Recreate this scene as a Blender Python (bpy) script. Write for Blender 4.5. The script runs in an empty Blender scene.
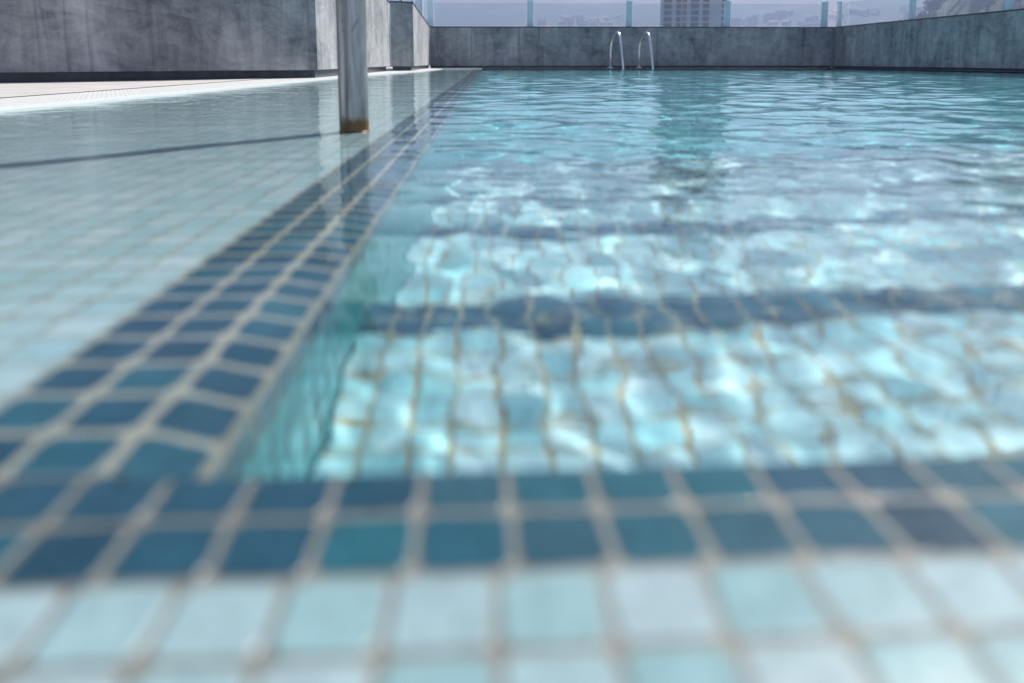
import bpy, math, random
import numpy as np
R = math.radians
S = bpy.context.scene
COL = S.collection
random.seed(7)
rng = np.random.default_rng(11)

# ------------------------------------------------------------------ camera
YAW, PITCH, FPX = R(1.82), R(8.0), 748.0
cd = bpy.data.cameras.new('camera')
cam = bpy.data.objects.new('camera', cd); COL.objects.link(cam)
cam.location = (0, 0, .125)
cam.rotation_euler = (R(90) - PITCH, 0, -YAW)
cd.sensor_width = 36.0
cd.lens = FPX / 1024 * 36.0
cd.shift_y = -(341.5 - 166.1) / 1024          # the photograph is a shifted (straightened) frame
cd.clip_start, cd.clip_end = .01, 20000
cd.dof.use_dof = True
cd.dof.focus_distance = 3.2
cd.dof.aperture_fstop = 3.8
S.camera = cam

# ------------------------------------------------------------------ sky, sun, exposure
SUN_AZ, SUN_EL = R(40), R(49)                 # azimuth clockwise from +Y
w = bpy.data.worlds.new('World'); S.world = w; w.use_nodes = True
nt = w.node_tree
bg = nt.nodes['Background']
sky = nt.nodes.new('ShaderNodeTexSky'); sky.sky_type = 'NISHITA'; sky.sun_disc = False
sky.sun_elevation = SUN_EL; sky.sun_rotation = SUN_AZ
sky.air_density = 1.0; sky.dust_density = .8; sky.ozone_density = 1.0; sky.altitude = 50
nt.links.new(sky.outputs[0], bg.inputs[0]); bg.inputs[1].default_value = .066
sl = bpy.data.lights.new('sun', 'SUN'); sl.energy = 5.0; sl.angle = R(.5); sl.color = (1.0, .95, .88)
sun = bpy.data.objects.new('sun', sl); COL.objects.link(sun)
sun.location = (20, 40, 60)
sun.rotation_euler = (R(90) - SUN_EL, 0, math.pi - SUN_AZ)
sl.cycles.is_caustics_light = True
S.view_settings.view_transform = 'Standard'
S.view_settings.look = 'None'
S.view_settings.exposure = .58
S.view_settings.gamma = 1
S.render.engine = 'CYCLES'
cy = S.cycles
cy.use_denoising = True
cy.denoiser = 'OPENIMAGEDENOISE'
cy.max_bounces = 10; cy.transmission_bounces = 8; cy.glossy_bounces = 4; cy.diffuse_bounces = 3
cy.transparent_max_bounces = 12; cy.volume_bounces = 1
cy.caustics_reflective = False; cy.caustics_refractive = True
cy.sample_clamp_indirect = 4.0; cy.sample_clamp_direct = 0
cy.blur_glossy = .3

# ------------------------------------------------------------------ helpers
class MB:
    def __init__(s): s.v = []; s.f = []; s.uv = []; s.mi = []
    def quad(s, a, b, c, d, uv=None, mi=0):
        n = len(s.v); s.v += [a, b, c, d]; s.f.append((n, n+1, n+2, n+3))
        s.uv += list(uv or [(0, 0), (1, 0), (1, 1), (0, 1)]); s.mi.append(mi)
    def poly(s, pts, mi=0):
        n = len(s.v); s.v += list(pts); s.f.append(tuple(range(n, n+len(pts))))
        s.uv += [(p[0], p[1]) for p in pts]; s.mi.append(mi)
    def box(s, x0, y0, z0, x1, y1, z1, mi=0):
        s.prism([(x0, y0), (x1, y0), (x1, y1), (x0, y1)], z0, z1, mi)
    def prism(s, pts, z0, z1, mi=0):
        """footprint counter-clockwise; z1 may be a list (sloped top)"""
        n = len(pts); zt = z1 if isinstance(z1, (list, tuple)) else [z1]*n
        zb = z0 if isinstance(z0, (list, tuple)) else [z0]*n
        k = len(s.v)
        s.v += [(p[0], p[1], zb[i]) for i, p in enumerate(pts)] + [(p[0], p[1], zt[i]) for i, p in enumerate(pts)]
        fs = [tuple(k+i for i in reversed(range(n))), tuple(k+n+i for i in range(n))]
        fs += [(k+i, k+(i+1) % n, k+n+(i+1) % n, k+n+i) for i in range(n)]
        for f in fs:
            s.f.append(f); s.mi.append(mi); s.uv += [(s.v[i][0]+s.v[i][1], s.v[i][2]) for i in f]
    def tube(s, pts, r, n=12, mi=0, cap=True):
        pts = [np.array(p, float) for p in pts]
        k = len(s.v); up = None
        for i, p in enumerate(pts):
            d = pts[min(i+1, len(pts)-1)] - pts[max(i-1, 0)]; d /= np.linalg.norm(d)
            if up is None: up = np.cross(d, [1, 0, 0]) if abs(d[0]) < .9 else np.cross(d, [0, 1, 0])
            up = up - d*np.dot(up, d); up /= np.linalg.norm(up); sd = np.cross(d, up)
            rr = r[i] if isinstance(r, (list, tuple)) else r
            for j in range(n):
                a = 2*math.pi*j/n
                s.v.append(tuple(p + rr*(math.cos(a)*up + math.sin(a)*sd)))
        for i in range(len(pts)-1):
            for j in range(n):
                f = (k+i*n+j, k+i*n+(j+1) % n, k+(i+1)*n+(j+1) % n, k+(i+1)*n+j)
                s.f.append(f); s.mi.append(mi); s.uv += [(j/n, i), ((j+1)/n, i), ((j+1)/n, i+1), (j/n, i+1)]
        if cap:
            for base, rev in ((k, True), (k+(len(pts)-1)*n, False)):
                f = [base+j for j in range(n)]
                if rev: f.reverse()
                s.f.append(tuple(f)); s.mi.append(mi); s.uv += [(0, 0)]*n
    def grid(s, us, vs, pos, uv, mi=0):
        k = len(s.v); nu, nv = len(us), len(vs)
        for v in vs:
            for u in us: s.v.append(tuple(pos(u, v)))
        for j in range(nv-1):
            for i in range(nu-1):
                s.f.append((k+j*nu+i, k+j*nu+i+1, k+(j+1)*nu+i+1, k+(j+1)*nu+i)); s.mi.append(mi)
                s.uv += [uv(us[i], vs[j]), uv(us[i+1], vs[j]), uv(us[i+1], vs[j+1]), uv(us[i], vs[j+1])]
    def build(s, name, mats, parent=None, smooth=False, bevel=0):
        me = bpy.data.meshes.new(name); me.from_pydata(s.v, [], s.f)
        ul = me.uv_layers.new(name='UVMap')
        ul.data.foreach_set('uv', np.array(s.uv, dtype=np.float32).ravel())
        for m in (mats if isinstance(mats, (list, tuple)) else [mats]): me.materials.append(m)
        me.polygons.foreach_set('material_index', s.mi)
        if smooth: me.polygons.foreach_set('use_smooth', [True]*len(s.f))
        me.update()
        o = bpy.data.objects.new(name, me); COL.objects.link(o)
        if parent: o.parent = parent
        if bevel:
            b = o.modifiers.new('bevel', 'BEVEL'); b.width = bevel; b.segments = 2; b.limit_method = 'ANGLE'
        return o
def tag(o, label=None, cat=None, group=None, kind=None):
    if label: o['label'] = label
    if cat: o['category'] = cat
    if group: o['group'] = group
    if kind: o['kind'] = kind
    return o
def empty(name, loc=(0, 0, 0), rz=0):
    o = bpy.data.objects.new(name, None); COL.objects.link(o); o.location = loc; o.rotation_euler = (0, 0, rz)
    o.empty_display_size = .1; return o
def copy_tree(o, parent=None):
    c = o.copy(); COL.objects.link(c)
    if parent: c.parent = parent
    for ch in list(o.children): copy_tree(ch, c)
    return c

# ------------------------------------------------------------------ materials
def mat(name):
    m = bpy.data.materials.new(name); m.use_nodes = True
    n = m.node_tree.nodes; b = n['Principled BSDF']
    return m, n, m.node_tree.links, b
def M_(n, l, op, a, b=None, c=None):
    x = n.new('ShaderNodeMath'); x.operation = op
    for i, q in enumerate((a, b, c)):
        if q is None: continue
        if isinstance(q, (int, float)): x.inputs[i].default_value = q
        else: l.new(q, x.inputs[i])
    return x.outputs[0]
def mixc(n, l, fac, a, b, mode='MIX'):
    x = n.new('ShaderNodeMix'); x.data_type = 'RGBA'; x.blend_type = mode
    for sock, q in ((x.inputs[0], fac), (x.inputs[6], a), (x.inputs[7], b)):
        if isinstance(q, (int, float)): sock.default_value = q
        elif isinstance(q, tuple): sock.default_value = (*q, 1) if len(q) == 3 else q
        else: l.new(q, sock)
    return x.outputs[2]
def ramp(n, l, fac, stops, interp='LINEAR'):
    x = n.new('ShaderNodeValToRGB'); x.color_ramp.interpolation = interp
    e = x.color_ramp.elements
    while len(e) < len(stops): e.new(.5)
    for i, (p, c) in enumerate(stops): e[i].position = p; e[i].color = (*c, 1)
    l.new(fac, x.inputs[0]); return x.outputs[0]
def noise(n, l, vec, scale, detail=4, rough=.55, dist=0, dim='3D'):
    x = n.new('ShaderNodeTexNoise'); x.inputs['Scale'].default_value = scale
    x.inputs['Detail'].default_value = detail; x.inputs['Roughness'].default_value = rough
    x.inputs['Distortion'].default_value = dist
    if vec is not None: l.new(vec, x.inputs['Vector'])
    return x
def mapping(n, l, vec, scale=(1, 1, 1), rot=(0, 0, 0), loc=(0, 0, 0)):
    x = n.new('ShaderNodeMapping'); x.inputs['Scale'].default_value = scale
    x.inputs['Rotation'].default_value = rot; x.inputs['Location'].default_value = loc
    l.new(vec, x.inputs['Vector']); return x.outputs[0]
def simple(name, col, rough=.5, metal=0, var=.08, scale=12):
    m, n, l, b = mat(name)
    tc = n.new('ShaderNodeTexCoord')
    f = noise(n, l, tc.outputs['Object'], scale, 5).outputs['Fac']
    lo = tuple(c*(1-var*2) for c in col); hi = tuple(min(1, c*(1+var*2)) for c in col)
    l.new(ramp(n, l, f, [(.3, lo), (.7, hi)]), b.inputs['Base Color'])
    b.inputs['Roughness'].default_value = rough; b.inputs['Metallic'].default_value = metal
    return m

def tile_material(name, stops, grout=(.148, .150, .134), gw=.075, rough=.12, wob=.05, shift=(0, 0), mottle=.25, seed=0., bump=.5):
    """glass mosaic: the UV map counts tiles"""
    m, n, l, b = mat(name)
    uv = n.new('ShaderNodeUVMap'); uv.uv_map = 'UVMap'
    base = mapping(n, l, uv.outputs[0], loc=(shift[0], shift[1], 0))
    wn = noise(n, l, base, .55, 2)                                  # the sheets are laid by hand: slightly wavy rows
    vm = n.new('ShaderNodeVectorMath'); vm.operation = 'SUBTRACT'; l.new(wn.outputs['Color'], vm.inputs[0]); vm.inputs[1].default_value = (.5, .5, .5)
    vs = n.new('ShaderNodeVectorMath'); vs.operation = 'SCALE'; l.new(vm.outputs[0], vs.inputs[0]); vs.inputs['Scale'].default_value = wob*2.2
    va = n.new('ShaderNodeVectorMath'); va.operation = 'ADD'; l.new(base, va.inputs[0]); l.new(vs.outputs[0], va.inputs[1])
    fl = n.new('ShaderNodeVectorMath'); fl.operation = 'FLOOR'; l.new(va.outputs[0], fl.inputs[0])
    fr = n.new('ShaderNodeVectorMath'); fr.operation = 'FRACTION'; l.new(va.outputs[0], fr.inputs[0])
    sp = n.new('ShaderNodeSeparateXYZ'); l.new(fr.outputs[0], sp.inputs[0])
    sf = n.new('ShaderNodeSeparateXYZ'); l.new(fl.outputs[0], sf.inputs[0])
    cm = n.new('ShaderNodeCombineXYZ'); l.new(sf.outputs[0], cm.inputs[0]); l.new(sf.outputs[1], cm.inputs[1]); cm.inputs[2].default_value = seed
    wh = n.new('ShaderNodeTexWhiteNoise'); wh.noise_dimensions = '3D'; l.new(cm.outputs[0], wh.inputs['Vector'])
    ax = M_(n, l, 'ABSOLUTE', M_(n, l, 'SUBTRACT', sp.outputs[0], .5))
    ay = M_(n, l, 'ABSOLUTE', M_(n, l, 'SUBTRACT', sp.outputs[1], .5))
    en = noise(n, l, va.outputs[0], 5, 2).outputs['Fac']
    d = M_(n, l, 'POWER', M_(n, l, 'ADD', M_(n, l, 'POWER', ax, 7.0), M_(n, l, 'POWER', ay, 7.0)), 1/7.)
    d = M_(n, l, 'ADD', d, M_(n, l, 'MULTIPLY', M_(n, l, 'SUBTRACT', en, .5), .05))
    mr = n.new('ShaderNodeMapRange'); mr.interpolation_type = 'SMOOTHSTEP'
    l.new(d, mr.inputs[0]); mr.inputs[1].default_value = .5-gw-.025; mr.inputs[2].default_value = .5-gw+.02
    g = mr.outputs[0]                                               # 1 in the joints
    tcol = ramp(n, l, wh.outputs['Value'], stops)
    mo = noise(n, l, va.outputs[0], 2.6, 5, .65, 1.2).outputs['Fac']
    tcol = mixc(n, l, mottle, tcol, ramp(n, l, mo, [(.3, (.25, .25, .25)), (.7, (.8, .8, .8))]), 'OVERLAY')
    gn = noise(n, l, va.outputs[0], 1.3, 6, .7).outputs['Fac']
    gcol = ramp(n, l, gn, [(.3, tuple(c*.72 for c in grout)), (.55, grout), (.75, (grout[0]*1.18, grout[1]*1.08, grout[2]*.98))])
    l.new(mixc(n, l, g, tcol, gcol), b.inputs['Base Color'])
    rr = M_(n, l, 'ADD', M_(n, l, 'MULTIPLY', g, .45), M_(n, l, 'ADD', M_(n, l, 'MULTIPLY', mo, .12), rough))
    l.new(rr, b.inputs['Roughness'])
    hgt = M_(n, l, 'ADD', M_(n, l, 'SUBTRACT', 1.0, g), M_(n, l, 'MULTIPLY', mo, .12))
    hgt = M_(n, l, 'ADD', hgt, M_(n, l, 'MULTIPLY', gn, .08))
    bp = n.new('ShaderNodeBump'); bp.inputs['Strength'].default_value = bump; bp.inputs['Distance'].default_value = .0016
    l.new(hgt, bp.inputs['Height']); l.new(bp.outputs[0], b.inputs['Normal'])
    b.inputs['IOR'].default_value = 1.5
    return m

NOSET = [(0, (.014, .062, .105)), (.5, (.022, .095, .148)), (1, (.028, .135, .178))]
LIGHT = [(0, (.17, .30, .325)), (.4, (.21, .325, .35)), (.75, (.235, .338, .365)), (1, (.255, .345, .372))]
SHELF = [(0, (.46, .63, .67)), (.4, (.54, .67, .70)), (1, (.66, .73, .76))]
FLOORT = [(0, (.31, .60, .66)), (.4, (.43, .68, .73)), (1, (.60, .75, .79))]
DEEP = [(0, (.10, .52, .59)), (.4, (.16, .60, .67)), (1, (.26, .67, .72))]
DARK = [(0, (.008, .036, .058)), (.35, (.011, .056, .086)), (.7, (.012, .084, .112)), (1, (.018, .066, .090))]
TURQ = [(0, (.03, .52, .55)), (.5, (.07, .64, .67)), (1, (.20, .74, .76))]
M_nose = tile_material('step_nosing_mosaic', NOSET, seed=8, gw=.06, grout=(.26, .25, .20))
M_light = tile_material('pale_aqua_mosaic', LIGHT, shift=(-.07, 0), seed=1, gw=.043, mottle=.35)
M_dark = tile_material('dark_blue_mosaic', DARK, seed=2, rough=.10, gw=.043, mottle=.5)
M_ledge = tile_material('dark_blue_ledge_mosaic', NOSET, seed=7, rough=.10, gw=.066, grout=(.50, .43, .35), mottle=.5)
M_shelf = tile_material('shelf_aqua_mosaic', SHELF, seed=5, gw=.06, wob=.09, grout=(.46, .48, .44))
M_floor = tile_material('pool_floor_mosaic', FLOORT, seed=3, gw=.06, grout=(.38, .345, .25))
M_deep = tile_material('deep_turquoise_mosaic', DEEP, seed=6, gw=.06)
M_turq = tile_material('turquoise_mosaic', TURQ, seed=4, gw=.06)

def concrete(name, lo, hi, streak=1.0, warm=(1, 1, 1)):
    m, n, l, b = mat(name)
    tc = n.new('ShaderNodeTexCoord'); o = tc.outputs['Object']
    a = noise(n, l, mapping(n, l, o, (1.6, 1.6, .9)), 1.5, 7, .62, 1.0).outputs['Fac']          # big trowel blotches
    s = noise(n, l, mapping(n, l, o, (4.5, 4.5, .6)), 1.3, 6, .62, 1.4).outputs['Fac']               # runs down the face
    t = noise(n, l, mapping(n, l, o, (2.4, 2.4, 5), (0, R(38), R(20))), 1.2, 6, .66, 2.4).outputs['Fac']  # diagonal float marks
    f = noise(n, l, o, 60, 4, .7).outputs['Fac']
    x = M_(n, l, 'ADD', M_(n, l, 'MULTIPLY', a, .50), M_(n, l, 'MULTIPLY', s, .24*streak))
    x = M_(n, l, 'ADD', x, M_(n, l, 'MULTIPLY', t, .28))
    x = M_(n, l, 'ADD', x, M_(n, l, 'MULTIPLY', f, .10))
    mid = tuple((p+q)/2 for p, q in zip(lo, hi))
    c = ramp(n, l, x, [(.41, lo), (.57, mid), (.73, hi)])
    vo = n.new('ShaderNodeTexVoronoi'); vo.feature = 'DISTANCE_TO_EDGE'; vo.inputs['Scale'].default_value = .9
    l.new(mapping(n, l, o, (1, 1, 2.2), (0, R(10), 0)), vo.inputs['Vector'])
    nz = noise(n, l, o, 2.0, 3).outputs['Fac']
    sc = M_(n, l, 'MULTIPLY', M_(n, l, 'LESS_THAN', vo.outputs['Distance'], .004), M_(n, l, 'GREATER_THAN', nz, .56))
    c = mixc(n, l, M_(n, l, 'MULTIPLY', sc, .35), c, hi)
    dr = noise(n, l, mapping(n, l, o, (13, 13, .45)), 1.0, 4, .6).outputs['Fac']          # drip stains
    dr = M_(n, l, 'MULTIPLY', M_(n, l, 'SMOOTH_MIN', M_(n, l, 'MAXIMUM', M_(n, l, 'MULTIPLY', M_(n, l, 'SUBTRACT', dr, .56), 7.0), 0.0), 1.0, .2), M_(n, l, 'MULTIPLY', a, .85))
    c = mixc(n, l, dr, c, tuple(q_*.55 for q_ in lo))
    sr = noise(n, l, mapping(n, l, o, (5, 5, 90)), 1.0, 2, .5).outputs['Fac']             # thin horizontal scratches
    c = mixc(n, l, M_(n, l, 'MULTIPLY', M_(n, l, 'GREATER_THAN', sr, .735), .35), c, hi)
    l.new(c, b.inputs['Base Color']); b.inputs['Roughness'].default_value = .78
    bp = n.new('ShaderNodeBump'); bp.inputs['Strength'].default_value = .25; bp.inputs['Distance'].default_value = .006
    l.new(M_(n, l, 'ADD', M_(n, l, 'MULTIPLY', t, .6), M_(n, l, 'MULTIPLY', f, .25)), bp.inputs['Height']); l.new(bp.outputs[0], b.inputs['Normal'])
    return m
M_conc = concrete('grey_trowelled_render', (.105, .115, .132), (.60, .60, .60))
M_cap = simple('dark_metal_coping', (.10, .10, .11), .5)
M_plinth = simple('dark_plinth_panel', (.06, .085, .105), .25, var=.15)
M_white = simple('white_coping_stone', (.74, .74, .72), .5, var=.04)

def grating_material():
    m, n, l, b = mat('white_overflow_grating')
    uv = n.new('ShaderNodeUVMap'); uv.uv_map = 'UVMap'
    sp = n.new('ShaderNodeSeparateXYZ'); l.new(uv.outputs[0], sp.inputs[0])
    fx = M_(n, l, 'ABSOLUTE', M_(n, l, 'SUBTRACT', M_(n, l, 'FRACT', sp.outputs[0]), .5))
    fy = M_(n, l, 'ABSOLUTE', M_(n, l, 'SUBTRACT', M_(n, l, 'FRACT', sp.outputs[1]), .5))
    h = M_(n, l, 'MULTIPLY', M_(n, l, 'LESS_THAN', fx, .22), M_(n, l, 'LESS_THAN', fy, .40))
    l.new(mixc(n, l, h, (.80, .80, .78), (.20, .22, .23)), b.inputs['Base Color'])
    b.inputs['Roughness'].default_value = .45
    return m
M_grate = grating_material()
M_deck = simple('beige_stone_deck', (.47, .45, .435), .7, var=.06, scale=5)
M_steel = simple('brushed_steel', (.42, .42, .41), .32, 1.0, .15, 9)
M_chrome = simple('polished_steel', (.92, .92, .92), .3, .85, .03)
M_post = simple('pale_blue_post', (.68, .88, .95), .35, 0, .03)

# glass railing panes: a thin pane that mixes a mirror by Fresnel with a faintly tinted see-through
def pane_material():
    m, n, l, b = mat('railing_glass'); n.remove(b)
    out = n['Material Output']
    tr = n.new('ShaderNodeBsdfTransparent'); tr.inputs[0].default_value = (.88, .94, .96, 1)
    gl = n.new('ShaderNodeBsdfGlossy'); gl.inputs['Roughness'].default_value = .02
    fr = n.new('ShaderNodeFresnel'); fr.inputs[0].default_value = 1.5
    mx = n.new('ShaderNodeMixShader'); ge = n.new('ShaderNodeNewGeometry'); l.new(M_(n, l, 'MULTIPLY', fr.outputs[0], M_(n, l, 'SUBTRACT', 1.0, ge.outputs['Backfacing'])), mx.inputs[0]); l.new(tr.outputs[0], mx.inputs[1]); l.new(gl.outputs[0], mx.inputs[2])
    l.new(mx.outputs[0], out.inputs[0]); return m
M_pane = pane_material()

def water_material():
    m, n, l, b = mat('pool_water'); n.remove(b)
    out = n['Material Output']
    g = n.new('ShaderNodeBsdfGlass'); g.inputs['IOR'].default_value = 1.333; g.inputs['Roughness'].default_value = 0
    g.inputs['Color'].default_value = (.89, .985, 1, 1)
    tc = n.new('ShaderNodeTexCoord')
    nz = noise(n, l, mapping(n, l, tc.outputs['Object'], (16, 24, 16)), 1.0, 3, .55).outputs['Fac']
    bp = n.new('ShaderNodeBump'); bp.inputs['Strength'].default_value = .35; bp.inputs['Distance'].default_value = .004
    l.new(nz, bp.inputs['Height']); l.new(bp.outputs[0], g.inputs['Normal'])
    l.new(g.outputs[0], out.inputs['Surface'])
    return m
M_water = water_material()

# ------------------------------------------------------------------ the pool
T = .0252; TL = .0298
LX0, LX1, LX2, LX3 = -.182, -.152, -.122, -.091           # joints of the divider's three columns
LY0, LY1, LY2 = .1680, .1930, .2185                          # joints of the near ledge
EDGE = [(-1.42, -.6), (-1.30, .6), (-1.232, 1.93), (-1.13, 4.9), (-1.04, 6.6), (-.80, 9.0), (-.70, 11.5)]   # overflow edge at the left
XR, YB, YW, XW = 5.42, 11.45, 12.13, 5.60
def edge_x(y):
    return float(np.interp(y, [p[1] for p in EDGE], [p[0] for p in EDGE]))
def div_z(y): return -.0058
def shal_z(x, y): return div_z(y) - .022*min(1, max(0, (LX0-x)/.45))*min(1, max(0, (y-.214)/.3))

def caustic_receiver(o): o.cycles.is_caustics_receiver = True; return o

# foreground tiled deck
mb = MB()
mb.grid([x for x in np.linspace(-1.6, 3.6, 53)], list(np.linspace(-1.2, LY0, 12)), lambda x, y: (x, y+.022*x, .0008), lambda x, y: (x/T, (y-LY0)/T*1.0))
fd = mb.build('pool_surround', M_light); tag(fd, 'pale aqua mosaic surround in the foreground, below the dark blue border', 'mosaic surround', kind='structure')

# the dark blue border at the near edge (two rows and a rounded nose), with the wall under it
nl = empty('pool_border', (0, LY0, .0008))
nl.rotation_euler[2] = .022; tag(nl, 'dark blue mosaic border across the foreground at the near edge of the water', 'pool border')
def vrow(y): return (y-LY0)/(LY1-LY0) if y <= LY1 else 1+(y-LY1)/(LY2-LY1)
mb = MB()
r = .007
prof = [(LY0, 0), (LY1, 0), (LY2-r, 0)] + [(LY2-r+r*math.sin(a), -r+r*math.cos(a)) for a in np.linspace(0, math.pi/2, 7)[1:]]
vv = [0, 1] + [1+(LY2-r-LY1)/T + k*r*math.pi/12/T for k in range(0, 7)]
prof.append((LY2, -r-.024)); vv.append(vv[-1]+.94)
scale_v = 2.0/ vv[-2]*1.0
idx = list(range(len(prof)))
mb.grid(list(np.linspace(-1.6, LX2+.012, 40)), [0, 1, 2, 3], lambda x, i: (x, [LY0, LY1, LY2, LY2][i]-LY0, [0, 0, 0, -.01][i]), lambda x, i: (x/T-.25, [0, 1, 2, 2.1][i]))
mb.grid(list(np.linspace(LX2+.012, 3.6, 70)), idx, lambda x, i: (x, prof[i][0]-LY0, prof[i][1]), lambda x, i: (x/T-.25, vv[i]))
o = mb.build('border_tile_top', M_dark, nl, smooth=False); o['kind'] = 'thing'; caustic_receiver(o)
mb = MB()
mb.grid(list(np.linspace(LX3-.01, 3.6, 30)), [-.40, -.032], lambda x, z: (x, LY2-LY0-.0005, z-.003), lambda x, z: (x/T, z/T))
caustic_receiver(mb.build('border_wall', M_turq, nl))

# divider between the shallow shelf and the deep pool
dv = empty('pool_divider', (LX3, LY2, 0))
tag(dv, 'long dark blue mosaic ledge running back between the shallow shelf and the deep pool', 'divider ledge')
ys = list(np.concatenate([np.linspace(LY2-.03, .8, 30), np.linspace(.85, YB, 60)]))
pr = [(LX0, 0, 0), (LX1, 0, 1), (LX2, 0, 2), (LX2+.005, -.0008, 2.12), (LX2+.027, -.0125, 2.92), (LX3-.0008, -.0175, 3.06), (LX3, -.044, 4.0)]
mb = MB()
mb.grid(list(range(len(pr))), ys, lambda i, y: (pr[i][0]-LX3, y-LY2, div_z(y)+pr[i][1]), lambda i, y: (pr[i][2], (y-LY2)/TL))
caustic_receiver(mb.build('ledge_tile_top', M_ledge, dv, smooth=False))
mb = MB()
mb.grid([-1.40, -.6, -.046], ys, lambda z, y: (-.0004, y-LY2, z+div_z(y)), lambda z, y: (z/T, y/T))
caustic_receiver(mb.build('ledge_wall', M_turq, dv))

# shallow shelf floor
mb = MB()
ss = np.linspace(0, 1, 24)
mb.grid(list(ss), list(np.concatenate([np.linspace(LY2-.04, 1.2, 26), np.linspace(1.3, YB+.02, 40)])),
        lambda s, y: (LX0+(edge_x(y)-.03-LX0)*s, y, shal_z(LX0+(edge_x(y)-.03-LX0)*s, y)),
        lambda s, y: ((LX0+(edge_x(y)-.03-LX0)*s-LX0)/TL, (y-LY2)/TL))
sf = mb.build('shallow_floor', M_shelf); tag(sf, 'pale aqua mosaic floor of the shallow shelf left of the dark blue ledge', 'shallow floor', kind='structure'); caustic_receiver(sf)

# steps under water: each tread with its dark nosing
NOSE = [.55, .93, 1.25, 1.57, 1.89]; RISE = .17; FLOOR_Z = -1.25
st = empty('pool_steps', (2.6, LY2, -.17)); tag(st, 'flight of submerged pale mosaic steps with dark blue nosings behind the foreground border', 'pool steps')
xs = list(np.linspace(LX3+.001, XR, 40)); y0 = LY2
def loc(p): return (p[0]-2.6, p[1]-LY2, p[2]+.17)
for k, yn in enumerate(NOSE):
    z = -RISE*(k+1); zn = -RISE*(k+2) if k < len(NOSE)-1 else FLOOR_Z
    mb = MB()
    mb.grid(xs, [y0, yn-2*T], lambda x, y: loc((x, y, z)), lambda x, y: (x/T-.25, (y-yn)/T))
    mb.grid(xs, [zn, z-T], lambda x, q: loc((x, yn, q)), lambda x, q: (x/T, (q-z)/T))
    tr = mb.build('step', M_floor, st); caustic_receiver(tr)
    mb = MB()
    mb.grid(xs, [yn-2*T, yn-T, yn], lambda x, y: loc((x, y, z)), lambda x, y: (x/T-.25, (y-yn)/T))
    mb.grid(xs, [z-T, z], lambda x, q: loc((x, yn, q)), lambda x, q: (x/T, (q-z)/T))
    caustic_receiver(mb.build('nosing', M_nose, tr)); y0 = yn

# deep basin
mb = MB()
mb.grid(list(np.linspace(LX3, XR, 30)), list(np.linspace(NOSE[-1], YB, 50)), lambda x, y: (x, y, FLOOR_Z), lambda x, y: (x/T, y/T))
mb.grid(list(np.linspace(LX3, XR, 30)), [FLOOR_Z, -.03], lambda x, z: (x, YB, z), lambda x, z: (x/T, z/T), 1)
mb.grid(list(np.linspace(LY2, YB, 50)), [FLOOR_Z, -.03], lambda y, z: (XR, y, z), lambda y, z: (y/T, z/T), 1)
mb.grid(list(np.linspace(LX3, XR, 30)), [-.03, .016], lambda x, z: (x, YB, z), lambda x, z: (x/T, z/T), 2)
mb.grid(list(np.linspace(LY2, YB, 50)), [-.03, .016], lambda y, z: (XR, y, z), lambda y, z: (y/T, z/T), 2)
bs = mb.build('pool_basin', [M_deep, M_deep, M_dark]); tag(bs, 'turquoise mosaic basin of the deep pool', 'pool basin', kind='structure'); caustic_receiver(bs)

# ------------------------------------------------------------------ water
def axis(a, b, fine0, fine1, d0, d1):
    out = [a]; x = a
    while x < b:
        dist = max(0, fine0-x, x-fine1)
        x += min(d1, d0+dist*.012); out.append(x)
    out[-1] = b; return np.array(out)
NEAR_W, MID_W, FAR_W = .0090, .0082, .0078
wx = axis(-1.75, XR+.03, -.2, .45, .0030, .014)
wy = axis(LY2-.045, YB+.04, .2, .75, .0030, .016)
X, Y = np.meshgrid(wx, wy)
SP = np.maximum(np.gradient(wx)[None, :], np.gradient(wy)[:, None])
Z = np.zeros_like(X)
YY = np.maximum(Y, .15)
for k in range(150):
    lam = .016*(.95/.016)**rng.random()
    th = R(90) + rng.normal(0, R(48)) + (0 if rng.random() < .72 else R(75))
    if lam < .07: th = R(22) + rng.normal(0, R(32))            # short ripples run out from the ledge
    kk = 2*math.pi/lam
    g_ = lambda c, w_: math.exp(-(math.log(lam/c))**2/(2*w_*w_))
    slope = NEAR_W*g_(.040, .45)*np.exp(-np.maximum(0, YY-.3)/.35) + MID_W*g_(.10, .5)*np.exp(-(np.log(YY/.95))**2/(2*.65**2)) + FAR_W*g_(.23, .6)*np.clip((YY-.4)/1.3, .12, 1)
    slope = slope*np.clip(lam/SP/2.2-1.0, 0, 1)
    Z += slope/kk*np.sin(kk*(X*math.cos(th)+Y*math.sin(th)) + rng.random()*6.283 + .5*np.sin(X*1.7+Y*1.1+k))
amp = np.clip((X-LX3+.10)/.18, .22, 1.0)                     # the film over the shelf is calmer
amp *= np.clip((Y-LY2+.01)/.03, .0, 1.0)
amp = np.where(X < LX3, np.minimum(amp, .28+.55*np.clip((Y-.3)/1.5, 0, 1)), amp)
Z *= amp
nx, ny = len(wx), len(wy)
top = np.stack([X.ravel(), Y.ravel(), Z.ravel()], 1)
ii, jj = np.meshgrid(np.arange(nx-1), np.arange(ny-1)); q = (jj*nx+ii).ravel()
quads = np.stack([q, q+1, q+nx+1, q+nx], 1)
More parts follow.
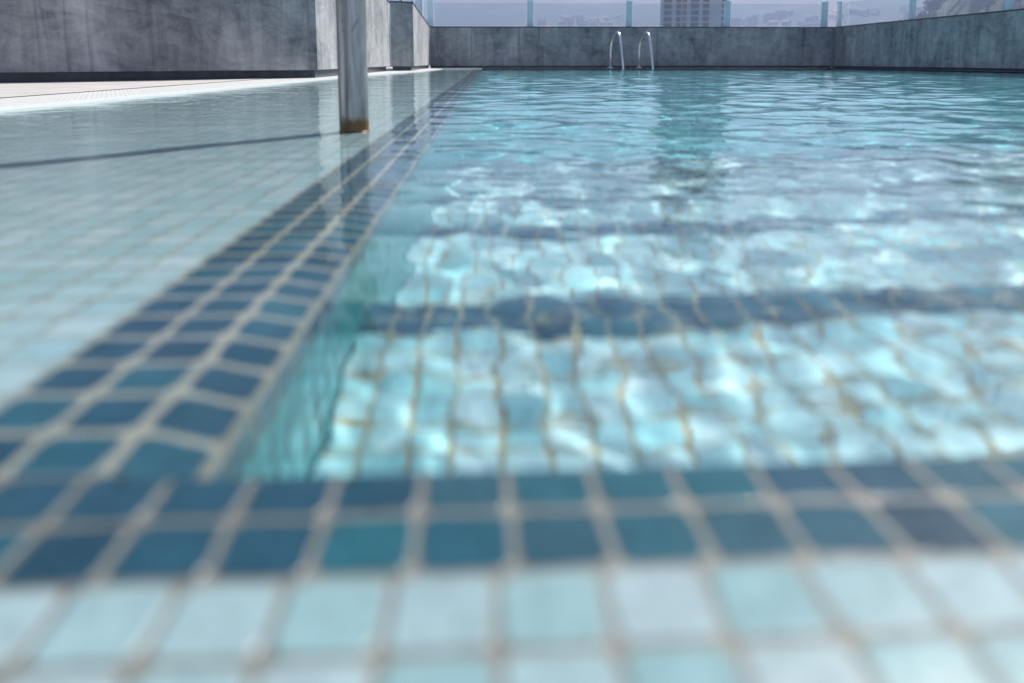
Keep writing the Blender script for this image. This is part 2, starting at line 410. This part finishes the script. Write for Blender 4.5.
# side skirts and bottom close the body of water (all inside the basin's shell)
ring = np.concatenate([np.arange(nx), np.arange(1, ny)*nx+nx-1, (ny-1)*nx+np.arange(nx-2, -1, -1), np.arange(ny-2, 0, -1)*nx])
low = top[ring].copy(); low[:, 2] = -1.6
base = len(top); nr = len(ring); a = np.arange(nr); bq = (a+1) % nr
skirt = np.stack([ring[bq], ring[a], base+a, base+bq], 1)
me = bpy.data.meshes.new('water')
verts = np.concatenate([top, low]); nq = len(quads)+len(skirt)
me.vertices.add(len(verts)); me.vertices.foreach_set('co', verts.astype(np.float32).ravel())
loops = np.concatenate([quads.ravel(), skirt.ravel(), (base+np.arange(nr))[::-1]]).astype(np.int32)
me.loops.add(len(loops)); me.loops.foreach_set('vertex_index', loops)
me.polygons.add(nq+1)
me.polygons.foreach_set('loop_start', np.concatenate([np.arange(nq)*4, [nq*4]]).astype(np.int32))
sm = np.zeros(nq+1, bool); sm[:len(quads)] = True
me.polygons.foreach_set('use_smooth', sm)
me.update(calc_edges=True); me.validate()
se = me.edges
me.materials.append(M_water)
wat = bpy.data.objects.new('water', me); COL.objects.link(wat)
tag(wat, 'clear rippled turquoise swimming pool water', 'water', kind='structure')
wat.cycles.is_caustics_caster = True

# ------------------------------------------------------------------ decks, overflow grating
def ribbon(off0, off1, z, name, m, per=.012, y_from=-.6):
    mb = MB(); pts = EDGE
    # finer points along the edge
    yy = np.linspace(pts[0][1], pts[-1][1], 60); k = 0
    mb.grid([off0, off1], list(yy), lambda o, y: (edge_x(y)+o, y, z), lambda o, y: (o/.016, y/.06))
    return mb
mb = ribbon(-.30, .0, .010, 'g', None, .012)
mb.grid([-.02, .010], list(np.linspace(EDGE[0][1], EDGE[-1][1], 60)), lambda z, y: (edge_x(y), y, z), lambda z, y: (0, 0))
gr = mb.build('overflow_grating', M_grate); tag(gr, 'white perforated overflow grating along the left edge of the shallow shelf', 'pool grating')
mb = MB(); yy = list(np.linspace(EDGE[0][1], EDGE[-1][1], 40))
mb.grid([0, 1], yy, lambda s, y: (-9+(edge_x(y)-.302+9)*s, y, .012), lambda s, y: (s*8, y))
mb.quad((-9, EDGE[-1][1]-.0, .012), (edge_x(11.5)-.302, EDGE[-1][1], .012), (edge_x(11.5)-.302, 14, .012), (-9, 14, .012))
mb.quad((edge_x(11.5)-.3, YB+.06, .012), (XR+.06, YB+.06, .012), (XR+.06, 14, .012), (edge_x(11.5)-.3, 14, .012))
mb.quad((XR+.06, -3, .012), (8, -3, .012), (8, 14, .012), (XR+.06, 14, .012))
dk = mb.build('terrace_deck', M_deck); tag(dk, 'pinkish beige stone terrace deck around the pool', 'deck', kind='structure')
mb = MB(); mb.box(-.72, YB, -.02, XR+.06, YB+.06, .016); mb.box(XR, -3, -.02, XR+.06, YB-.001, .016)
cp = mb.build('pool_coping', M_white, bevel=.004); tag(cp, 'thin pale coping line along the far edge of the pool', 'coping')

# ------------------------------------------------------------------ concrete walls
def wall(name, foot, inset_foot, z0, z1, label, cat, cap=True):
    e = empty(name, (foot[0][0], foot[0][1], .012)); ex, ey = foot[0]
    L = lambda pts: [(p[0]-ex, p[1]-ey) for p in pts]
    zt = [z-.012 for z in z1] if isinstance(z1, (list, tuple)) else z1-.012
    mb = MB(); mb.prism(L(foot), z0-.012, zt); mb.build('wall_panel', M_conc, e, bevel=.004)
    mb = MB(); mb.prism(L(inset_foot), 0, z0-.012-.001); mb.build('plinth', M_plinth, e)
    if cap:
        cx = sum(p[0] for p in L(foot))/len(foot); cyy = sum(p[1] for p in L(foot))/len(foot)
        big = [(p[0]+.006*np.sign(p[0]-cx), p[1]+.006*np.sign(p[1]-cyy)) for p in L(foot)]
        zz = zt if isinstance(zt, list) else [zt]*len(foot)
        mb = MB(); mb.prism(big, [z+.002 for z in zz], [z+.016 for z in zz]); mb.build('coping', M_cap, e)
    tag(e, label, cat); return e
# the tall block at the left: shaded face towards the pool's near end, sunlit end face
A = [(-4.63, 2.19), (-1.166, 5.204), (-1.13, 8.84), (-6.2, 8.84)]
Ai = [(-4.66, 2.25), (-1.20, 5.27), (-1.18, 8.80), (-6.1, 8.80)]
wall('concrete_wall', A, Ai, .064, [1.25, 1.25, .78, 1.25], 'tall grey rendered concrete wall with a sunlit end face behind the steel pole', 'wall')
Bf = [(-1.128, 8.86), (-.8835, 9.0326), (-.925, YW-.004), (-1.128, YW-.004)]
Bi = [(-1.12, 8.90), (-.92, 9.07), (-.95, YW-.01), (-1.12, YW-.01)]
wall('concrete_pier', Bf, Bi, .062, [.80, .80, .655, .655], 'short concrete pier with a dark face and a sunlit side, beside the far wall', 'wall')
Cf = [(-.924, YW), (XW, YW), (XW, YW+.22), (-.924, YW+.22)]
Ci = [(-.924, YW+.05), (XW, YW+.05), (XW, YW+.2), (-.924, YW+.2)]
wall('concrete_wall', Cf, Ci, .045, .655, 'long low streaked grey concrete wall across the far end of the pool', 'wall')
Df = [(XW, -2), (XW+.22, -2), (XW+.22, YW+.22), (XW+.001, YW+.22)]
Df = [(XW+.003, -2), (XW+.22, -2), (XW+.22, YW+.21), (XW+.003, YW+.21)]
Di = [(XW+.05, -2), (XW+.2, -2), (XW+.2, YW+.2), (XW+.05, YW+.2)]
wall('concrete_wall', Df, Di, .045, .655, 'low grey concrete wall along the right side of the pool', 'wall')

# ------------------------------------------------------------------ glass railings
def railing(p0, p1, posts, label, top=1.045, z0=.672):
    p0 = np.array(p0); p1 = np.array(p1); L = np.linalg.norm(p1-p0); ang = math.atan2(p1[1]-p0[1], p1[0]-p0[0])
    e = empty('glass_railing', (p0[0], p0[1], z0), ang); tag(e, label, 'glass railing')
    for s in posts:
        mb = MB(); mb.box(s-.05, -.02, 0, s+.05, .02, top-z0+.04); mb.build('post', M_post, e, bevel=.003)
    pp = posts
    for a_, b_ in zip(pp[:-1], pp[1:]):
        mb = MB(); mb.box(a_+.065, -.006, .02, b_-.065, .006, top-z0); mb.build('glass_panel', M_pane, e)
    return e
railing((-.92, YW+.11), (XW, YW+.11), [.0, 1.60, 3.20, 4.80, 6.40], 'frameless glass railing with pale blue posts on the far wall')
railing((XW+.11, YW), (XW+.11, 2.0), [-.08, 2.05, 3.95, 5.85, 7.75, 9.65], 'glass railing with pale blue posts on the right hand wall')
railing((-1.03, 9.12), (-1.03, YW-.10), [.05, 1.4, 2.8], 'glass railing seen nearly edge on above the sunlit pier', 1.19, .82)

# ------------------------------------------------------------------ steel pole with rusty foot
def rusty_steel():
    m, n, l, b = mat('weathered_steel')
    tc = n.new('ShaderNodeTexCoord'); o = tc.outputs['Object']
    sp = n.new('ShaderNodeSeparateXYZ'); l.new(o, sp.inputs[0])
    st_ = noise(n, l, mapping(n, l, o, (30, 30, 2.5)), 1.5, 6, .65, .4).outputs['Fac']
    bl = noise(n, l, o, 26, 6, .7, .5).outputs['Fac']
    c = ramp(n, l, st_, [(.36, (.16, .14, .13)), (.5, (.40, .375, .35)), (.64, (.66, .63, .60))])
    c = mixc(n, l, M_(n, l, 'MULTIPLY', M_(n, l, 'GREATER_THAN', bl, .62), .45), c, (.16, .13, .11))
    hz = n.new('ShaderNodeMapRange'); l.new(M_(n, l, 'ADD', sp.outputs[2], M_(n, l, 'MULTIPLY', M_(n, l, 'SUBTRACT', bl, .5), .05)), hz.inputs[0])
    hz.inputs[1].default_value = .016; hz.inputs[2].default_value = .028; hz.inputs[3].default_value = 1; hz.inputs[4].default_value = 0
    c = mixc(n, l, hz.outputs[0], c, (.20, .095, .03))
    l.new(c, b.inputs['Base Color'])
    mt = M_(n, l, 'SUBTRACT', .75, M_(n, l, 'MULTIPLY', hz.outputs[0], .75)); l.new(mt, b.inputs['Metallic'])
    l.new(M_(n, l, 'ADD', .26, M_(n, l, 'MULTIPLY', bl, .25)), b.inputs['Roughness'])
    return m
M_rust = rusty_steel()
pl = empty('steel_pole', (-.2412, 1.353, 0)); tag(pl, 'round weathered steel pole with a rusty foot standing in the shallow water', 'pole')
mb = MB(); mb.tube([(0, 0, z) for z in (-.03, .004, .3, .8, 1.3, 1.9)], .0262, 40); mb.build('pole_tube', M_rust, pl, smooth=True)
mb = MB(); mb.tube([(0, 0, -.028), (0, 0, .001), (0, 0, .002)], [.0272, .0272, .0264], 40); mb.build('foot_collar', M_rust, pl, smooth=True)

# ------------------------------------------------------------------ pool ladder
ld = empty('pool_ladder', (2.235, YB+.1, .012), R(11)); tag(ld, 'shiny steel pool ladder with two arched handrails at the far edge', 'pool ladder')
for sx in (-.24, .24):
    pts = [(sx, .36, 0), (sx, .36, .28), (sx, .35, .36), (sx, .31, .43), (sx, .24, .49), (sx, .15, .535), (sx, .07, .545),
           (sx, .01, .525), (sx, -.03, .47), (sx, -.09, .33), (sx, -.16, .12), (sx, -.195, .0), (sx, -.20, -.12), (sx, -.20, -.9)]
    mb = MB(); mb.tube(pts, .016, 12); hr = mb.build('handrail', M_chrome, ld, smooth=True)
    mb = MB(); mb.tube([(sx, .36, .0), (sx, .36, .012), (sx, .36, .02)], [.042, .042, .024], 18); mb.build('floor_flange', M_chrome, hr, smooth=True)
for z in (-.22, -.47, -.72):
    mb = MB(); mb.box(-.222, -.24, z, .222, -.16, z+.03); mb.build('rung', M_chrome, ld, bevel=.005)

# ------------------------------------------------------------------ the land beyond
def hill_z(x, y):
    r = math.hypot(x, y); az = math.degrees(math.atan2(x, y))
    z = -24.0
    t = min(1, max(0, (r-700)/1100)); t = t*t*(3-2*t)*.55+t*.45
    face = min(1, max(0, (95-abs(az+0))/45))
    ridge = 150 + 6*math.sin(az*.21+1) + 4*math.sin(az*.63) + 2*math.sin(az*1.7+2)
    z += t*(ridge+24)*face
    # a nearer green spur at the right
    sp = math.exp(-((az-40)/10.0)**2) * math.exp(-((r-640)/200)**2)
    z += 142*sp
    z += 4*math.sin(x*.011+1)*math.sin(y*.013)*min(1, max(0, (r-250)/300))
    return z
def land_material():
    m, n, l, b = mat('dry_hillside')
    tc = n.new('ShaderNodeTexCoord'); o = tc.outputs['Object']
    a_ = noise(n, l, o, .012, 8, .62).outputs['Fac']; c_ = noise(n, l, o, .07, 5, .7).outputs['Fac']
    c = ramp(n, l, M_(n, l, 'ADD', M_(n, l, 'MULTIPLY', a_, .6), M_(n, l, 'MULTIPLY', c_, .4)), [(.42, (.018, .032, .016)), (.55, (.035, .045, .025)), (.68, (.12, .095, .07))])
    l.new(c, b.inputs['Base Color']); b.inputs['Roughness'].default_value = .95
    return m
rr = [0, 60, 120, 200, 260] + list(np.linspace(300, 1290, 46)) + list(np.linspace(1330, 2800, 30)) + [3200, 4000, 5200]
aa = [R(a_) for a_ in np.linspace(-180, 180, 181)]
mb = MB(); mb.grid(aa, rr, lambda a_, r_: (r_*math.sin(a_), r_*math.cos(a_), hill_z(r_*math.sin(a_), r_*math.cos(a_))), lambda a_, r_: (a_, r_))
mb.f = [tuple(reversed(f)) for f in mb.f]
gd = mb.build('ground', land_material(), smooth=True); tag(gd, 'hazy hillside and town ground beyond the terrace', 'ground', kind='structure')
# the building that carries the terrace
mb = MB(); mb.box(-9, -6, -23.5, 8, 14, -1.7)
tb = mb.build('terrace_building', M_conc); tag(tb, 'building mass under the pool terrace', 'building', kind='structure')

# tower block
M_tower = simple('pale_tower_render', (.72, .71, .70), .8, var=.03, scale=.2)
M_win = simple('tower_window_glass', (.03, .04, .06), .25, var=.3, scale=.4)
M_brown = simple('brown_window_panel', (.10, .055, .04), .5, var=.3, scale=.5)
M_ochre = simple('ochre_window_panel', (.22, .17, .08), .5, var=.3, scale=.5)
TD = 375.0; TX = 100.5; TY = TD-6
tw = empty('tower_block', (TX, TY, -24), -math.atan2(TX, TY)); tag(tw, 'tall pale apartment tower with columns of dark balconies behind the glass railing', 'building')
mb = MB(); mb.box(-16, 0, 0, 16, 20, 104); mb.build('tower_wall', M_tower, tw)
mb = MB(); mb.box(-16.3, -.3, 104, 16.3, 20.3, 105.2); mb.build('roof_slab', M_tower, tw)
cols = [(-14.4, -10.6, M_win), (-8.4, -6.2, M_brown), (-5.6, -3.4, M_ochre), (-1.4, 2.4, M_win), (4.2, 7.2, M_brown), (13.2, 15.2, M_brown)]
for ci, (x0, x1, m_) in enumerate(cols):
    proto = None
    for fl_ in range(7, 23):
        if proto is None:
            mb = MB(); mb.box(x0, -.25, 0, x1, -.01, 2.35); proto = mb.build('window', m_, tw); proto.location = (0, 0, fl_*3.05+.6); c_ = proto
        else:
            c_ = proto.copy(); COL.objects.link(c_); c_.location = (0, 0, fl_*3.05+.6)
mb = MB()
for ci, (x0, x1, m_) in enumerate(cols):
    for fl_ in list(range(2, 7))+list(range(23, 34)):
        mb.box(x0, -.25, fl_*3.05+.6, x1, -.01, fl_*3.05+2.95)
o = mb.build('window', M_win, tw); o['kind'] = 'stuff'

# houses of the town on the slope
M_h = [simple('house_render_'+n_, c_, .85, var=.03, scale=.3) for n_, c_ in (('white', (.62, .60, .57)), ('cream', (.55, .47, .36)), ('terracotta', (.42, .24, .17)), ('rose', (.48, .33, .28)))]
M_roof = simple('clay_roof', (.33, .15, .09), .85, var=.15, scale=.6)
hp = []
for k, m_ in enumerate(M_h):
    for v in range(2):
        e = empty('house'); wd, dp, hh = (9+3*v, 9, 5.5+2.5*v)
        mb = MB(); mb.box(-wd/2, -dp/2, -3, wd/2, dp/2, hh); mb.build('house_wall', m_, e)
        mb = MB(); a1, a2 = wd/2+.4, dp/2+.4
        if v == 0:
            mb.quad((-a1, -a2, hh), (a1, -a2, hh), (a1, 0, hh+2.2), (-a1, 0, hh+2.2)); mb.quad((a1, a2, hh), (-a1, a2, hh), (-a1, 0, hh+2.2), (a1, 0, hh+2.2))
            mb.poly([(-a1, -a2, hh), (-a1, 0, hh+2.2), (-a1, a2, hh)]); mb.poly([(a1, -a2, hh), (a1, a2, hh), (a1, 0, hh+2.2)])
        else: mb.box(-a1, -a2, hh, a1, a2, hh+.5)
        mb.build('roof', M_roof if v == 0 else m_, e)
        for q in range(3):
            xw_ = -wd/2+wd*(q+.5)/3
            mb = MB(); mb.box(xw_-.7, -dp/2-.06, 1.4, xw_+.7, -dp/2-.005, 3.2); mb.build('window', M_win, e)
        hp.append(e)
HL = ['%s house with %s on the hazy hillside %s of the tower' % (c_, r_, '%s') for c_ in ('small white', 'small cream', 'small terracotta', 'small rose') for r_ in ('a clay pitched roof', 'a flat roof')]
used = [False]*len(hp); hr_ = random.Random(5)
spots = []
for k in range(90):
    az = hr_.uniform(16.8, 30) if k < 70 else hr_.uniform(4, 10)
    r_ = hr_.uniform(1075, 1290); spots.append((az, r_))
for az, r_ in spots:
    i = hr_.randrange(len(hp)); e = hp[i] if not used[i] else copy_tree(hp[i]); used[i] = True
    x, y = r_*math.sin(R(az)), r_*math.cos(R(az)); e.location = (x, y, hill_z(x, y)); e.rotation_euler = (0, 0, hr_.uniform(-.6, .6)-R(az))
    e.scale = [hr_.uniform(.85, 1.35)]*3
    tag(e, HL[i] % ('right' if az > 15 else 'left'), 'house', 'houses of the distant hillside town')
for i, u in enumerate(used):
    if not u:
        for c_ in list(hp[i].children): bpy.data.objects.remove(c_)
        bpy.data.objects.remove(hp[i])

# trees on the spur and by the tower
M_leaf = simple('tree_foliage', (.045, .075, .028), .9, var=.3, scale=.6)
M_bark = simple('tree_bark', (.10, .075, .055), .9)
tp = []
for k in range(3):
    tr_ = random.Random(20+k); e = empty('tree'); H = 7+1.5*k
    mb = MB(); mb.tube([(0, 0, -1), (.1, 0, H*.35), (.0, .1, H*.7)], [.28, .2, .1], 7)
    for q in range(3):
        a_ = q*2.1+k; mb.tube([(0, 0, H*.35), (math.cos(a_)*1.3, math.sin(a_)*1.3, H*.62)], [.13, .05], 5)
    mb.build('trunk', M_bark, e)
    mb = MB()
    cl = [(tr_.gauss(0, 1.5), tr_.gauss(0, 1.5), H*.66+tr_.gauss(0, 1.2), tr_.uniform(.8, 1.6)) for _ in range(13)]
    for cx, cyy, cz, cr in cl:
        for _ in range(75):
            v = np.array([tr_.gauss(0, 1) for _ in range(3)]); v = v/np.linalg.norm(v)*cr*tr_.uniform(.6, 1.05)
            p_ = np.array([cx, cyy, cz])+v; u_ = np.array([tr_.gauss(0, 1) for _ in range(3)]); u_ /= np.linalg.norm(u_)
            w_ = np.cross(u_, v); w_ /= np.linalg.norm(w_)+1e-6; sz = tr_.uniform(.18, .38)
            mb.quad(tuple(p_-u_*sz-w_*sz*.6), tuple(p_+u_*sz-w_*sz*.6), tuple(p_+u_*sz+w_*sz*.6), tuple(p_-u_*sz+w_*sz*.6))
    mb.build('crown', M_leaf, e); tp.append(e)
used = [False]*3; n_t = 0
for k in range(230):
    if k < 206: az, r_ = hr_.uniform(25, 44), hr_.uniform(430, 700)
    else: az, r_ = hr_.uniform(9.0, 12.4), hr_.uniform(400, 560)
    i = hr_.randrange(3); e = tp[i] if not used[i] else copy_tree(tp[i]); used[i] = True
    x, y = r_*math.sin(R(az)), r_*math.cos(R(az)); e.location = (x, y, hill_z(x, y)-.5); e.rotation_euler = (0, 0, hr_.uniform(0, 6))
    e.scale = [hr_.uniform(.8, 1.5)]*3
    if k < 206: tag(e, 'dark green tree on the hazy wooded slope at the right', 'tree', 'trees on the wooded slope')
    else: tag(e, 'bluish hazy tree at the foot of the tower', 'tree', 'trees by the tower')

# ------------------------------------------------------------------ haze
m, n, l, b = mat('pale_haze'); n.remove(b)
pv = n.new('ShaderNodeVolumePrincipled'); pv.inputs['Color'].default_value = (.60, .66, .95, 1); pv.inputs['Density'].default_value = .0006
pv.inputs['Anisotropy'].default_value = .2
l.new(pv.outputs[0], n['Material Output'].inputs['Volume'])
mb = MB(); mb.box(-5400, -5400, -60, 5400, 5400, 178)
hz = mb.build('haze', m); tag(hz, 'pale lavender haze in the air over the land', 'haze', kind='stuff')
